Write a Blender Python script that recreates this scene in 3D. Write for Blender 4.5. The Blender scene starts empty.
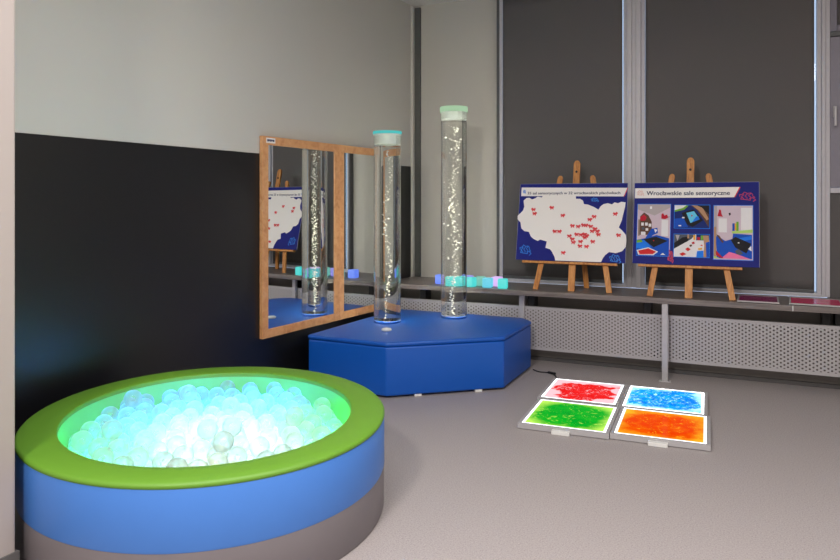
import bpy, bmesh, math, random
from mathutils import Matrix, Vector, noise
R = math.radians
S = bpy.context.scene
C = S.collection

# ------------------------------------------------------------------ camera
cam_d = bpy.data.cameras.new('camera')
cam_d.sensor_width = 36.0
cam_d.lens = 36.0 * 700.0 / 840.0
cam_d.shift_y = -79.0 / 840.0
cam_d.clip_start = 0.02
cam = bpy.data.objects.new('camera', cam_d)
C.objects.link(cam)
cam.location = (0, 0, 1.3)
cam.rotation_euler = (R(90), 0, R(24.73))
S.camera = cam

# ------------------------------------------------------------------ world, lamps, exposure
w = bpy.data.worlds.new('world'); S.world = w; w.use_nodes = True
wn = w.node_tree.nodes['Background']
wn.inputs[0].default_value = (0.60, 0.72, 1.0, 1)
wn.inputs[1].default_value = 1.1

def area(name, loc, rot, sx, sy, power, col):
    d = bpy.data.lights.new(name, 'AREA'); d.shape = 'RECTANGLE'
    d.size = sx; d.size_y = sy; d.energy = power; d.color = col
    o = bpy.data.objects.new(name, d); C.objects.link(o)
    o.location = loc; o.rotation_euler = rot
    return o
area('ceiling_lamp_key', (-1.0, -0.7, 2.95), (R(18), 0, R(10)), 0.4, 0.4, 88, (1.0, 0.93, 0.87))
area('ceiling_lamp_middle', (-0.5, 1.5, 3.0), (0, 0, 0), 2.2, 1.6, 74, (1.0, 0.965, 0.945))
area('ceiling_lamp_right', (1.3, 1.2, 3.0), (0, 0, 0), 1.4, 1.4, 45, (1.0, 0.93, 0.92))

S.view_settings.view_transform = 'Standard'
S.view_settings.look = 'None'
S.view_settings.exposure = 0.12
S.view_settings.gamma = 1.0
S.view_settings.use_curve_mapping = False

# ------------------------------------------------------------------ materials
def srgb(r, g, b):
    f = lambda c: (c/255/12.92) if c/255 <= 0.04045 else ((c/255+0.055)/1.055)**2.4
    return (f(r), f(g), f(b), 1)

class NT:
    def __init__(s, name):
        s.m = bpy.data.materials.new(name); s.m.use_nodes = True
        s.t = s.m.node_tree; s.t.nodes.clear()
        s.out = s.n('ShaderNodeOutputMaterial')
    def n(s, kind, **kw):
        o = s.t.nodes.new(kind)
        for k, v in kw.items(): setattr(o, k, v)
        return o
    def l(s, a, b): s.t.links.new(a, b)
    def math(s, op, a, b=None, c=None, clamp=False):
        o = s.n('ShaderNodeMath', operation=op, use_clamp=clamp)
        for i, v in enumerate((a, b, c)):
            if v is None: continue
            if hasattr(v, 'is_output'): s.l(v, o.inputs[i])
            else: o.inputs[i].default_value = v
        return o.outputs[0]
    def mix(s, fac, a, b):
        o = s.n('ShaderNodeMix', data_type='RGBA')
        for i, v in ((0, fac), (6, a), (7, b)):
            if hasattr(v, 'is_output'): s.l(v, o.inputs[i])
            else: o.inputs[i].default_value = v
        return o.outputs[2]
    def noise(s, scale, detail=3, rough=0.5, vec=None, dist=0.0):
        o = s.n('ShaderNodeTexNoise'); o.inputs['Scale'].default_value = scale
        o.inputs['Detail'].default_value = detail; o.inputs['Roughness'].default_value = rough
        o.inputs['Distortion'].default_value = dist
        s.l(vec if vec else s.coord(), o.inputs['Vector'])
        return o.outputs['Fac']
    def coord(s):
        if not hasattr(s, '_c'): s._c = s.n('ShaderNodeTexCoord').outputs['Object']
        return s._c
    def ramp(s, fac, stops):
        o = s.n('ShaderNodeValToRGB'); e = o.color_ramp.elements
        while len(e) < len(stops): e.new(0.5)
        for i, (p, c) in enumerate(stops): e[i].position = p; e[i].color = c
        s.l(fac, o.inputs[0]); return o.outputs[0]
    def bsdf(s, col, rough=0.6, metal=0.0, spec=0.5, bump=None, bstr=0.1, bdist=0.002):
        p = s.n('ShaderNodeBsdfPrincipled')
        if hasattr(col, 'is_output'): s.l(col, p.inputs['Base Color'])
        else: p.inputs['Base Color'].default_value = col
        if hasattr(rough, 'is_output'): s.l(rough, p.inputs['Roughness'])
        else: p.inputs['Roughness'].default_value = rough
        p.inputs['Metallic'].default_value = metal
        p.inputs['Specular IOR Level'].default_value = spec
        if bump is not None:
            b = s.n('ShaderNodeBump'); b.inputs['Strength'].default_value = bstr
            b.inputs['Distance'].default_value = bdist
            s.l(bump, b.inputs['Height']); s.l(b.outputs[0], p.inputs['Normal'])
        return p
    def done(s, sh):
        s.l(sh.outputs[0] if hasattr(sh, 'outputs') else sh, s.out.inputs[0]); return s.m

def plain(name, col, rough=0.6, metal=0.0, spec=0.5, var=0.06, scale=30, bump=0.0):
    t = NT(name); nz = t.noise(scale)
    dark = tuple(c*(1-var) for c in col[:3])+(1,); lite = tuple(min(1, c*(1+var)) for c in col[:3])+(1,)
    return t.done(t.bsdf(t.mix(nz, dark, lite), rough, metal, spec, nz if bump else None, bump))

def emit(name, col, strength):
    t = NT(name); e = t.n('ShaderNodeEmission'); e.inputs[0].default_value = col; e.inputs[1].default_value = strength
    return t.done(e)

M = {}
M['wall'] = plain('painted_plaster', srgb(196, 193, 185), 0.75, var=0.02, scale=3)
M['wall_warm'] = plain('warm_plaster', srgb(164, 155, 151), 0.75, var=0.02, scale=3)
M['ceiling'] = plain('ceiling_paint', srgb(225, 224, 220), 0.9, var=0.02)
M['strip'] = plain('grey_joint', srgb(92, 94, 90), 0.7)
M['lower_wall'] = plain('grey_lower_wall', srgb(120, 115, 110), 0.7)
M['skirting'] = plain('vinyl_skirting', srgb(92, 90, 90), 0.6)
M['frame'] = plain('window_aluminium', srgb(198, 196, 202), 0.4, 0.0)
M['frame_dark'] = plain('window_gasket', srgb(90, 92, 94), 0.5)
M['frame_mauve'] = plain('mauve_grey_frame', srgb(134, 130, 142), 0.4)
M['steel'] = plain('grey_steel', srgb(184, 182, 184), 0.4, 0.2)
M['dark'] = plain('dark_iron', srgb(34, 33, 34), 0.6)
M['rubber'] = plain('black_rubber', srgb(20, 20, 21), 0.55)
M['white_plastic'] = plain('white_plastic', srgb(225, 225, 222), 0.4)
M['green'] = plain('green_vinyl', srgb(100, 150, 42), 0.5, var=0.03, scale=12)
M['blue_band'] = plain('mid_blue_vinyl', srgb(70, 126, 208), 0.45, var=0.03, scale=12)
M['grey_band'] = plain('grey_vinyl', srgb(120, 114, 118), 0.45, var=0.03, scale=12)
M['blue'] = plain('royal_blue_vinyl', srgb(0, 84, 182), 0.45, spec=0.5, var=0.03, scale=8)
M['inner'] = plain('pale_vinyl_lining', srgb(120, 205, 110), 0.5, var=0.02)
M['poster_white'] = plain('poster_white', srgb(236, 232, 229), 0.5, var=0.01)
M['poster_blue'] = plain('poster_navy', srgb(14, 24, 118), 0.6, spec=0.25, var=0.03)
M['navy_ink'] = plain('navy_ink', srgb(24, 26, 84), 0.5)
M['red_ink'] = plain('red_ink', srgb(214, 28, 44), 0.5)
M['pink_ink'] = plain('pink_ink', srgb(200, 24, 84), 0.5)
M['cyan_ink'] = plain('cyan_ink', srgb(24, 128, 226), 0.5)
M['peach_ink'] = plain('peach_ink', srgb(226, 168, 158), 0.5)
M['foam'] = plain('foam_edge', srgb(150, 152, 178), 0.6)

# black gloss-ish dado paint
t = NT('black_dado_paint')
nz = t.noise(2.2)
M['black'] = t.done(t.bsdf(t.mix(nz, (0.0035, 0.0035, 0.0038, 1), (0.005, 0.005, 0.0055, 1)), 0.36, spec=0.75))

# speckled vinyl floor
t = NT('speckled_vinyl_floor')
a = t.noise(160, 3, 0.8); b = t.noise(90, 2, 0.6)
c1 = t.ramp(a, [(0.32, srgb(120, 112, 114)), (0.46, srgb(164, 157, 156)), (0.60, srgb(174, 166, 165)), (0.72, srgb(204, 196, 194))])
c2 = t.mix(t.math('MULTIPLY', b, 0.35), c1, srgb(158, 149, 149))
M['floor'] = t.done(t.bsdf(c2, 0.5, spec=0.4, bump=a, bstr=0.05))

# woven roller blind
t = NT('grey_blind_fabric')
wv = t.n('ShaderNodeTexWave', bands_direction='X'); wv.inputs['Scale'].default_value = 160
wv.inputs['Distortion'].default_value = 1.0; t.l(t.coord(), wv.inputs['Vector'])
wz = t.n('ShaderNodeTexWave', bands_direction='Z'); wz.inputs['Scale'].default_value = 160; t.l(t.coord(), wz.inputs['Vector'])
fold = t.noise(1.3, 1)
f = t.math('MULTIPLY', wv.outputs['Fac'], wz.outputs['Fac'])
M['blind'] = t.done(t.bsdf(t.mix(fold, srgb(96, 95, 96), srgb(105, 101, 100)), 0.8, spec=0.2, bump=f, bstr=0.15, bdist=0.0008))

# shelf laminate
t = NT('grey_wood_laminate')
mp = t.n('ShaderNodeMapping'); mp.inputs['Scale'].default_value = (1.5, 30, 30); t.l(t.coord(), mp.inputs[0])
g = t.noise(1.6, 6, 0.65, mp.outputs[0], 0.6)
M['laminate'] = t.done(t.bsdf(t.ramp(g, [(0.3, srgb(96, 89, 87)), (0.5, srgb(120, 112, 109)), (0.7, srgb(136, 127, 124))]), 0.42, bump=g, bstr=0.06))

def wood(name, a, b, c, sc=(30, 30, 2)):
    t = NT(name)
    mp = t.n('ShaderNodeMapping'); mp.inputs['Scale'].default_value = sc; t.l(t.coord(), mp.inputs[0])
    g = t.noise(1.5, 5, 0.6, mp.outputs[0], 0.8)
    return t.done(t.bsdf(t.ramp(g, [(0.3, a), (0.5, b), (0.72, c)]), 0.5, bump=g, bstr=0.08))
M['pine'] = wood('easel_pine', srgb(158, 96, 40), srgb(192, 128, 62), srgb(212, 152, 86))
M['beech'] = wood('beech_frame', srgb(194, 132, 84), srgb(212, 154, 104), srgb(222, 168, 120), (12, 12, 12))

# perforated sheet: staggered round holes
t = NT('perforated_steel')
sp = t.n('ShaderNodeSeparateXYZ'); t.l(t.coord(), sp.inputs[0])
X, Z = sp.outputs[0], sp.outputs[2]
PX, PZ, RH = 0.044, 0.0275, 0.0066
def cell(ox, oz):
    fx = t.math('SUBTRACT', t.math('FRACT', t.math('ADD', t.math('DIVIDE', X, PX), ox+50)), 0.5)
    fz = t.math('SUBTRACT', t.math('FRACT', t.math('ADD', t.math('DIVIDE', Z, PZ), oz+50)), 0.5)
    fx = t.math('MULTIPLY', fx, PX); fz = t.math('MULTIPLY', fz, PZ)
    return t.math('SQRT', t.math('ADD', t.math('MULTIPLY', fx, fx), t.math('MULTIPLY', fz, fz)))
d = t.math('MINIMUM', cell(0, 0), cell(0.5, 0.5))
hole = t.math('LESS_THAN', d, RH)
edge = t.math('GREATER_THAN', t.math('ABSOLUTE', t.math('SUBTRACT', Z, 0.287)), 0.150)
hole = t.math('MULTIPLY', hole, t.math('SUBTRACT', 1.0, edge))
ps = t.bsdf(srgb(184, 181, 183), 0.45, 0.1)
tr = t.n('ShaderNodeBsdfTransparent'); mx = t.n('ShaderNodeMixShader')
t.l(hole, mx.inputs[0]); t.l(ps.outputs[0], mx.inputs[1]); t.l(tr.outputs[0], mx.inputs[2])
M['perf'] = t.done(mx)

t = NT('mirror_silver'); gl = t.n('ShaderNodeBsdfGlossy'); gl.inputs['Color'].default_value = (0.86, 0.89, 0.88, 1); gl.inputs['Roughness'].default_value = 0.0
M['mirror'] = t.done(gl)

t = NT('water'); gl = t.n('ShaderNodeBsdfGlass'); gl.inputs['IOR'].default_value = 1.34; gl.inputs['Roughness'].default_value = 0.0
gl.inputs['Color'].default_value = (0.997, 1.0, 0.998, 1)
M['water'] = t.done(gl)

def thin(name, col, base=0.10, gain=0.6, rough=0.02):
    t = NT(name)
    tr = t.n('ShaderNodeBsdfTransparent'); tr.inputs[0].default_value = col
    gs = t.n('ShaderNodeBsdfGlossy'); gs.inputs['Roughness'].default_value = rough
    lw = t.n('ShaderNodeLayerWeight'); lw.inputs[0].default_value = 0.35
    mx = t.n('ShaderNodeMixShader')
    t.l(t.math('MULTIPLY_ADD', lw.outputs['Fresnel'], gain, base*0.2, clamp=True), mx.inputs[0])
    t.l(tr.outputs[0], mx.inputs[1]); t.l(gs.outputs[0], mx.inputs[2])
    return t.done(mx)
M['acrylic'] = thin('clear_acrylic', (0.995, 1.0, 0.997, 1), 0.1, 0.22)
M['pane'] = thin('window_glass', (0.9, 0.95, 0.95, 1), 0.15, 0.5)

def frosted(name, col, e=0.0):
    t = NT(name)
    tl = t.n('ShaderNodeBsdfTranslucent'); tl.inputs[0].default_value = col
    df = t.n('ShaderNodeBsdfDiffuse'); df.inputs[0].default_value = col
    tr = t.n('ShaderNodeBsdfTransparent')
    m1 = t.n('ShaderNodeMixShader'); m1.inputs[0].default_value = 0.5; t.l(tl.outputs[0], m1.inputs[1]); t.l(df.outputs[0], m1.inputs[2])
    m2 = t.n('ShaderNodeMixShader'); m2.inputs[0].default_value = 0.7; t.l(tr.outputs[0], m2.inputs[1]); t.l(m1.outputs[0], m2.inputs[2])
    o = m2
    if e:
        em = t.n('ShaderNodeEmission'); em.inputs[0].default_value = col; em.inputs[1].default_value = e
        ad = t.n('ShaderNodeAddShader'); t.l(m2.outputs[0], ad.inputs[0]); t.l(em.outputs[0], ad.inputs[1]); o = ad
    return t.done(o)
M['frost'] = frosted('frosted_cap', (0.93, 0.97, 0.94, 1))
M['cap_cyan'] = emit('cyan_lit_ring', (0.10, 0.62, 0.60, 1), 0.75)
M['cap_green'] = emit('green_lit_ring', (0.46, 0.70, 0.45, 1), 0.75)

# ball plastic: thin translucent shell, denser toward its outline
t = NT('translucent_ball_plastic')
lw = t.n('ShaderNodeLayerWeight'); lw.inputs[0].default_value = 0.5
tr = t.n('ShaderNodeBsdfTransparent'); t.l(t.mix(t.math('POWER', lw.outputs['Facing'], 3.0), (0.97, 0.99, 0.99, 1), (0.55, 0.80, 0.84, 1)), tr.inputs[0])
tl = t.n('ShaderNodeBsdfTranslucent'); tl.inputs[0].default_value = (0.86, 0.92, 0.92, 1)
df = t.n('ShaderNodeBsdfDiffuse'); df.inputs[0].default_value = (0.80, 0.86, 0.86, 1)
gs = t.n('ShaderNodeBsdfGlossy'); gs.inputs['Roughness'].default_value = 0.12
m1 = t.n('ShaderNodeMixShader'); m1.inputs[0].default_value = 0.2; t.l(tl.outputs[0], m1.inputs[1]); t.l(df.outputs[0], m1.inputs[2])
m2 = t.n('ShaderNodeMixShader'); t.l(t.math('MULTIPLY_ADD', t.math('POWER', lw.outputs['Facing'], 2.0), 0.5, 0.27, clamp=True), m2.inputs[0])
t.l(tr.outputs[0], m2.inputs[1]); t.l(m1.outputs[0], m2.inputs[2])
m3 = t.n('ShaderNodeMixShader'); t.l(t.math('MULTIPLY', lw.outputs['Fresnel'], 0.07), m3.inputs[0])
t.l(m2.outputs[0], m3.inputs[1]); t.l(gs.outputs[0], m3.inputs[2])
M['ball'] = t.done(m3)

t = NT('air_bubble')
p = t.bsdf((0.95, 0.93, 0.86, 1), 0.15, 0.0, 1.0)
M['bubble'] = t.done(p)

# liquid tile screens: back-lit panel seen through coloured fluid (object space: x,y in metres)
def liquid(name, deep, mid, pale, border, strength, seed, lo, hi, speck, jag=0.16):
    t = NT(name)
    mp = t.n('ShaderNodeMapping'); mp.inputs['Location'].default_value = (seed, seed*0.7, 0); t.l(t.coord(), mp.inputs[0])
    v = mp.outputs[0]
    sp = t.n('ShaderNodeSeparateXYZ'); t.l(t.coord(), sp.inputs[0])
    ax = t.math('DIVIDE', t.math('ABSOLUTE', sp.outputs[0]), 0.234)
    ay = t.math('DIVIDE', t.math('ABSOLUTE', sp.outputs[1]), 0.253)
    r = t.math('POWER', t.math('ADD', t.math('POWER', ax, 3.0), t.math('POWER', ay, 3.0)), 0.3333)
    nz = t.noise(7, 5, 0.62, v, 0.5)
    rr = t.math('ADD', r, t.math('MULTIPLY', t.math('SUBTRACT', nz, 0.5), jag*4))
    fl = t.n('ShaderNodeMapRange'); fl.inputs[1].default_value = lo; fl.inputs[2].default_value = hi; fl.inputs[3].default_value = 1; fl.inputs[4].default_value = 0
    t.l(rr, fl.inputs[0])
    tone = t.noise(11, 4, 0.6, v, 1.0)
    spk = t.noise(20, 4, 0.7, v, 1.5)
    body = t.mix(t.math('MULTIPLY', t.math('SUBTRACT', tone, 0.42, clamp=True), 4.0, clamp=True), deep, mid)
    body = t.mix(t.math('MULTIPLY', t.math('SUBTRACT', spk, speck, clamp=True), 9.0, clamp=True), body, pale)
    col = t.mix(fl.outputs[0], pale, body)
    mxm = t.math('MAXIMUM', ax, ay)
    rim = t.n('ShaderNodeMapRange'); rim.inputs[1].default_value = 0.925; rim.inputs[2].default_value = 0.965
    t.l(mxm, rim.inputs[0])
    col = t.mix(rim.outputs[0], col, border)
    e = t.n('ShaderNodeEmission'); t.l(col, e.inputs[0]); e.inputs[1].default_value = strength
    gs = t.n('ShaderNodeBsdfGlossy'); gs.inputs['Roughness'].default_value = 0.1
    ms = t.n('ShaderNodeMixShader'); ms.inputs[0].default_value = 0.03; t.l(e.outputs[0], ms.inputs[1]); t.l(gs.outputs[0], ms.inputs[2])
    return t.done(ms)
W4 = (2.2, 2.3, 2.4, 1)
M['liq_red'] = liquid('red_liquid_screen', (0.85, 0.008, 0.008, 1), (0.95, 0.02, 0.02, 1), (1.0, 0.62, 0.68, 1), W4, 1.0, 3.1, 0.80, 0.87, 0.565, 0.34)
M['liq_green'] = liquid('green_liquid_screen', (0.0, 0.40, 0.02, 1), (0.01, 0.52, 0.02, 1), (0.55, 0.95, 0.12, 1), W4, 1.0, 9.4, 0.74, 1.06, 0.57, 0.13)
M['liq_blue'] = liquid('blue_liquid_screen', (0.0, 0.16, 0.85, 1), (0.0, 0.36, 0.92, 1), (0.42, 0.86, 1.0, 1), W4, 1.5, 15.7, 0.84, 1.02, 0.54, 0.24)
M['liq_orange'] = liquid('orange_liquid_screen', (0.88, 0.055, 0.0, 1), (0.92, 0.11, 0.0, 1), (1.0, 0.52, 0.02, 1), W4, 1.0, 21.3, 0.70, 1.14, 0.575, 0.20)
t = NT('unlit_pink_liquid')
M['pinkgel'] = t.done(t.bsdf(t.mix(t.noise(9, 4, 0.6), srgb(196, 14, 84), srgb(226, 44, 108)), 0.25))
t = NT('unlit_magenta_liquid')
M['magentagel'] = t.done(t.bsdf(t.mix(t.noise(9, 4, 0.6), srgb(120, 10, 84), srgb(150, 22, 100)), 0.25))

# ------------------------------------------------------------------ mesh helpers
def bm_box(bm, lo, hi, mat=None, idx=0):
    vs = [bm.verts.new((x, y, z)) for z in (lo[2], hi[2]) for y in (lo[1], hi[1]) for x in (lo[0], hi[0])]
    if mat:
        for v in vs: v.co = mat @ v.co
    for q in ((0, 2, 3, 1), (4, 5, 7, 6), (0, 1, 5, 4), (2, 6, 7, 3), (0, 4, 6, 2), (1, 3, 7, 5)):
        fc = bm.faces.new([vs[i] for i in q]); fc.material_index = idx
    return vs

def bm_prism(bm, pts, z0, z1, mat=None, idx=0):
    """polygon pts (x, y) extruded in z"""
    a = [bm.verts.new((x, y, z0)) for x, y in pts]; b = [bm.verts.new((x, y, z1)) for x, y in pts]
    if mat:
        for v in a+b: v.co = mat @ v.co
    n = len(pts)
    f = [bm.faces.new(a[::-1]), bm.faces.new(b)] + [bm.faces.new((a[i], a[(i+1) % n], b[(i+1) % n], b[i])) for i in range(n)]
    for q in f: q.material_index = idx

def bm_lathe(bm, prof, seg=48, sx=1.0, sy=1.0, close=False, mat=None):
    rings = []
    for r, z in prof:
        if r < 1e-6: rings.append([bm.verts.new((0, 0, z))])
        else: rings.append([bm.verts.new((r*sx*math.cos(2*math.pi*i/seg), r*sy*math.sin(2*math.pi*i/seg), z)) for i in range(seg)])
    pairs = list(zip(rings, rings[1:])) + ([(rings[-1], rings[0])] if close else [])
    for A, B in pairs:
        for i in range(seg):
            j = (i+1) % seg
            if len(A) == 1 and len(B) == 1: continue
            if len(A) == 1: bm.faces.new((A[0], B[j], B[i]))
            elif len(B) == 1: bm.faces.new((A[i], A[j], B[0]))
            else: bm.faces.new((A[i], A[j], B[j], B[i]))
    if mat:
        for r in rings:
            for v in r: v.co = mat @ v.co

def bm_tube(bm, pts, rad, seg=8):
    rings = []; n = len(pts); pts = [Vector(p) for p in pts]
    for i, p in enumerate(pts):
        d = (pts[min(i+1, n-1)]-pts[max(i-1, 0)]).normalized()
        u = d.cross(Vector((0, 0, 1)));
        if u.length < 1e-3: u = d.cross(Vector((1, 0, 0)))
        u.normalize(); v = d.cross(u)
        rings.append([bm.verts.new(p+rad*(u*math.cos(2*math.pi*k/seg)+v*math.sin(2*math.pi*k/seg))) for k in range(seg)])
    for A, B in zip(rings, rings[1:]):
        for k in range(seg): bm.faces.new((A[k], A[(k+1) % seg], B[(k+1) % seg], B[k]))
    bm.faces.new(rings[0][::-1]); bm.faces.new(rings[-1])

def obj(name, bm, mats, parent=None, smooth=False, bevel=0.0, seg=2, loc=None):
    bmesh.ops.recalc_face_normals(bm, faces=bm.faces[:])
    if bevel:
        es = [e for e in bm.edges if len(e.link_faces) == 2 and e.calc_face_angle(0) > 0.5]
        bmesh.ops.bevel(bm, geom=es, offset=bevel, segments=seg, affect='EDGES', profile=0.5)
    me = bpy.data.meshes.new(name); bm.to_mesh(me); bm.free()
    for m in (mats if isinstance(mats, list) else [mats]): me.materials.append(m)
    if smooth:
        for p in me.polygons: p.use_smooth = True
    o = bpy.data.objects.new(name, me); C.objects.link(o)
    if smooth:
        md = o.modifiers.new('edge', 'EDGE_SPLIT'); md.split_angle = R(40)
    if parent: o.parent = parent
    if loc: o.location = loc
    return o

def box(name, lo, hi, m, parent=None, bevel=0.0, mat=None):
    bm = bmesh.new(); bm_box(bm, lo, hi, mat); return obj(name, bm, m, parent, bevel=bevel)

def thing(name, label, cat, loc=(0, 0, 0), rz=0.0, group=None):
    o = bpy.data.objects.new(name, None); C.objects.link(o)
    o.empty_display_size = 0.05; o.location = loc; o.rotation_euler = (0, 0, rz)
    return tag(o, label, cat, group)

def tag(o, label, cat, group=None):
    o['label'] = label; o['category'] = cat
    if group: o['group'] = group
    return o

def struct(o):
    o['kind'] = 'structure'; return o

# ------------------------------------------------------------------ room shell
WALLK = 0.075                       # the left wall leans slightly off square
def wx(y): return -2.914 + (y-4.111)*WALLK
CEIL = 3.11; YB = 5.86; XR = 2.4; YF = -2.6
struct(box('floor', (-4.2, YF-0.1, -0.1), (XR+0.1, 6.1, 0), M['floor']))
struct(box('ceiling', (-4.2, YF-0.1, CEIL), (XR+0.1, 6.1, CEIL+0.1), M['ceiling']))

wl = bmesh.new()
bm_prism(wl, [(wx(0.5), 0.5), (wx(5.9), 5.9), (wx(5.9)-0.2, 5.9), (wx(0.5)-0.2, 0.5)], 0, CEIL)
wl = struct(obj('wall_left', wl, M['wall']))
bm = bmesh.new()
bm_prism(bm, [(wx(0.5)+0.003, 0.5), (wx(5.84)+0.003, 5.84), (wx(5.84)-0.05, 5.84), (wx(0.5)-0.05, 0.5)], 0.0, 1.618)
struct(obj('trim_1', bm, M['black']))                       # black painted lower wall
bm = bmesh.new()
bm_prism(bm, [(wx(5.84)+0.001, 5.835), (wx(5.88)+0.018, 5.85), (wx(5.88)+0.018, 5.895), (wx(5.88)-0.03, 5.895)], 0.60, CEIL-0.01)
struct(obj('trim_2', bm, M['wall']))
struct(box('trim_3', (-2.763, 5.880, 0.60), (-2.706, 5.92, CEIL-0.02), M['strip']))

# near wall projection on the left
bm = bmesh.new()
px_, py_ = -2.262, 1.60
bm_prism(bm, [(px_, py_), (px_-0.75, py_), (px_-0.98, YF), (px_-0.23, YF)], 0, CEIL)
struct(obj('wall_left_projection', bm, M['wall_warm'], bevel=0.008))
bm = bmesh.new()
bm_prism(bm, [(px_+0.008, py_+0.008), (px_-0.5, py_+0.008), (px_-0.73, YF), (px_-0.222, YF)], 0, 0.10)
struct(obj('baseboard_left', bm, M['skirting']))

# back wall: column, lower wall, windows
struct(box('wall_back', (-2.85, 5.90, 0.0), (-1.955, 6.05, CEIL), M['wall']))
struct(box('wall_back_lower', (-2.85, 5.62, 0.0), (XR, 6.05, 0.56), M['lower_wall']))
struct(box('baseboard_back', (-2.79, 5.595, 0.0), (XR, 5.62, 0.03), M['skirting'], bevel=0.005))
struct(box('wall_right', (XR, YF, 0), (XR+0.1, 6.0, CEIL), M['wall']))
struct(box('wall_front', (-4.2, YF-0.1, 0), (XR+0.1, YF, CEIL), M['wall']))

def window(name, x0, x1, z0, z1, fw=0.03, fm='frame'):
    bm = bmesh.new()
    for lo, hi in (((x0, YB, z0), (x0+fw, YB+0.09, z1)), ((x1-fw, YB, z0), (x1, YB+0.09, z1)),
                   ((x0+fw, YB+0.002, z1-fw), (x1-fw, YB+0.09, z1)), ((x0+fw, YB+0.002, z0), (x1-fw, YB+0.09, z0+fw))):
        bm_box(bm, lo, hi)
    f = struct(obj(name, bm, M[fm], bevel=0.004))
    p = box('pane', (x0+fw, YB+0.055, z0+fw), (x1-fw, YB+0.062, z1-fw), M['pane'], f)
    return f
window('window_1', -1.936, -0.849, 0.598, CEIL)
window('window_2', -0.740, 0.524, 0.60, CEIL)
w3 = window('window_3', 0.578, 1.45, 1.397, 2.49, 0.11, 'frame_mauve')
w4 = window('window_4', 0.578, 1.45, 2.53, CEIL, 0.045, 'frame_mauve')
struct(box('trim_4', (-1.955, YB-0.012, 0.60), (-1.934, YB+0.1, CEIL), M['frame_dark']))
bm = bmesh.new()                                             # mullion between the two blinds
bm_box(bm, (-0.849, YB-0.02, 0.60), (-0.811, YB+0.1, CEIL)); bm_box(bm, (-0.811, YB-0.008, 0.60), (-0.779, YB+0.1, CEIL))
bm_box(bm, (-0.779, YB-0.02, 0.60), (-0.740, YB+0.1, CEIL))
struct(obj('trim_5', bm, M['frame'], bevel=0.004))
bm = bmesh.new()
bm_box(bm, (0.524, YB-0.02, 0.60), (0.549, YB+0.1, CEIL)); bm_box(bm, (0.549, YB-0.008, 0.60), (0.578, YB+0.1, CEIL))
struct(obj('trim_6', bm, M['frame'], bevel=0.004))
struct(box('trim_7', (0.578, YB-0.01, 1.357), (1.45, YB+0.1, 1.395), M['frame'], bevel=0.004))
struct(box('trim_8', (0.578, YB-0.01, 2.492), (1.45, YB+0.1, 2.528), M['frame_dark'], bevel=0.004))
struct(box('trim_11', (0.60, YB+0.04, 2.56), (1.42, YB+0.05, CEIL-0.03), M['blind']))
struct(box('wall_back_parapet', (0.579, YB+0.02, 0.56), (XR, YB+0.2, 1.357), M['blind']))
struct(box('wall_back_right', (1.45, YB, 1.357), (XR, YB+0.2, CEIL), M['wall']))
bm = bmesh.new(); bm_box(bm, (0.596, YB-0.022, 1.905), (0.618, YB, 1.985)); bm_box(bm, (0.600, YB-0.045, 1.95), (0.614, YB-0.022, 1.975))
bm_box(bm, (0.599, YB-0.058, 1.84), (0.615, YB-0.042, 1.975))
obj('handle', bm, M['steel'], w3, bevel=0.003)
# window sill rails below the blinds
for i, (a, b) in enumerate(((-1.934, -0.849), (-0.740, 0.524))):
    bm = bmesh.new(); bm_box(bm, (a, YB-0.034, 0.601), (b, YB, 0.611)); bm_box(bm, (a, YB-0.022, 0.611), (b, YB, 0.626))
    struct(obj('trim_%d' % (9+i), bm, M['frame'], bevel=0.003))

def blind(x0, x1, z0, label):
    b = thing('roller_blind', label, 'blind', ((x0+x1)/2, YB-0.012, z0), 0, 'roller blinds on the windows')
    hw = (x1-x0)/2; H = CEIL-z0
    bm = bmesh.new(); nx, nzv = 40, 30
    grid = [[bm.verts.new((-hw+2*hw*i/nx, 0.003*math.sin(i*0.55)*(1-j/nzv)*0.6+0.002*math.sin(i*0.21+2), j/nzv*(H-0.05))) for i in range(nx+1)] for j in range(nzv+1)]
    for j in range(nzv):
        for i in range(nx): bm.faces.new((grid[j][i], grid[j][i+1], grid[j+1][i+1], grid[j+1][i]))
    o = obj('fabric', bm, M['blind'], b, smooth=True)
    sd = o.modifiers.new('thick', 'SOLIDIFY'); sd.thickness = 0.001
    box('bottom_rail', (-hw, -0.007, -0.012), (hw, 0.007, 0.012), M['frame_dark'], b, bevel=0.003)
    box('cassette', (-hw-0.01, -0.05, H-0.035), (hw+0.01, 0.008, H-0.004), M['frame'], b, bevel=0.006)
blind(-1.898, -0.884, 0.641, 'dark grey roller blind behind the left poster, beside the white column')
blind(-0.704, 0.477, 0.641, 'wide dark grey roller blind behind the right poster, right of the centre mullion')

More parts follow.
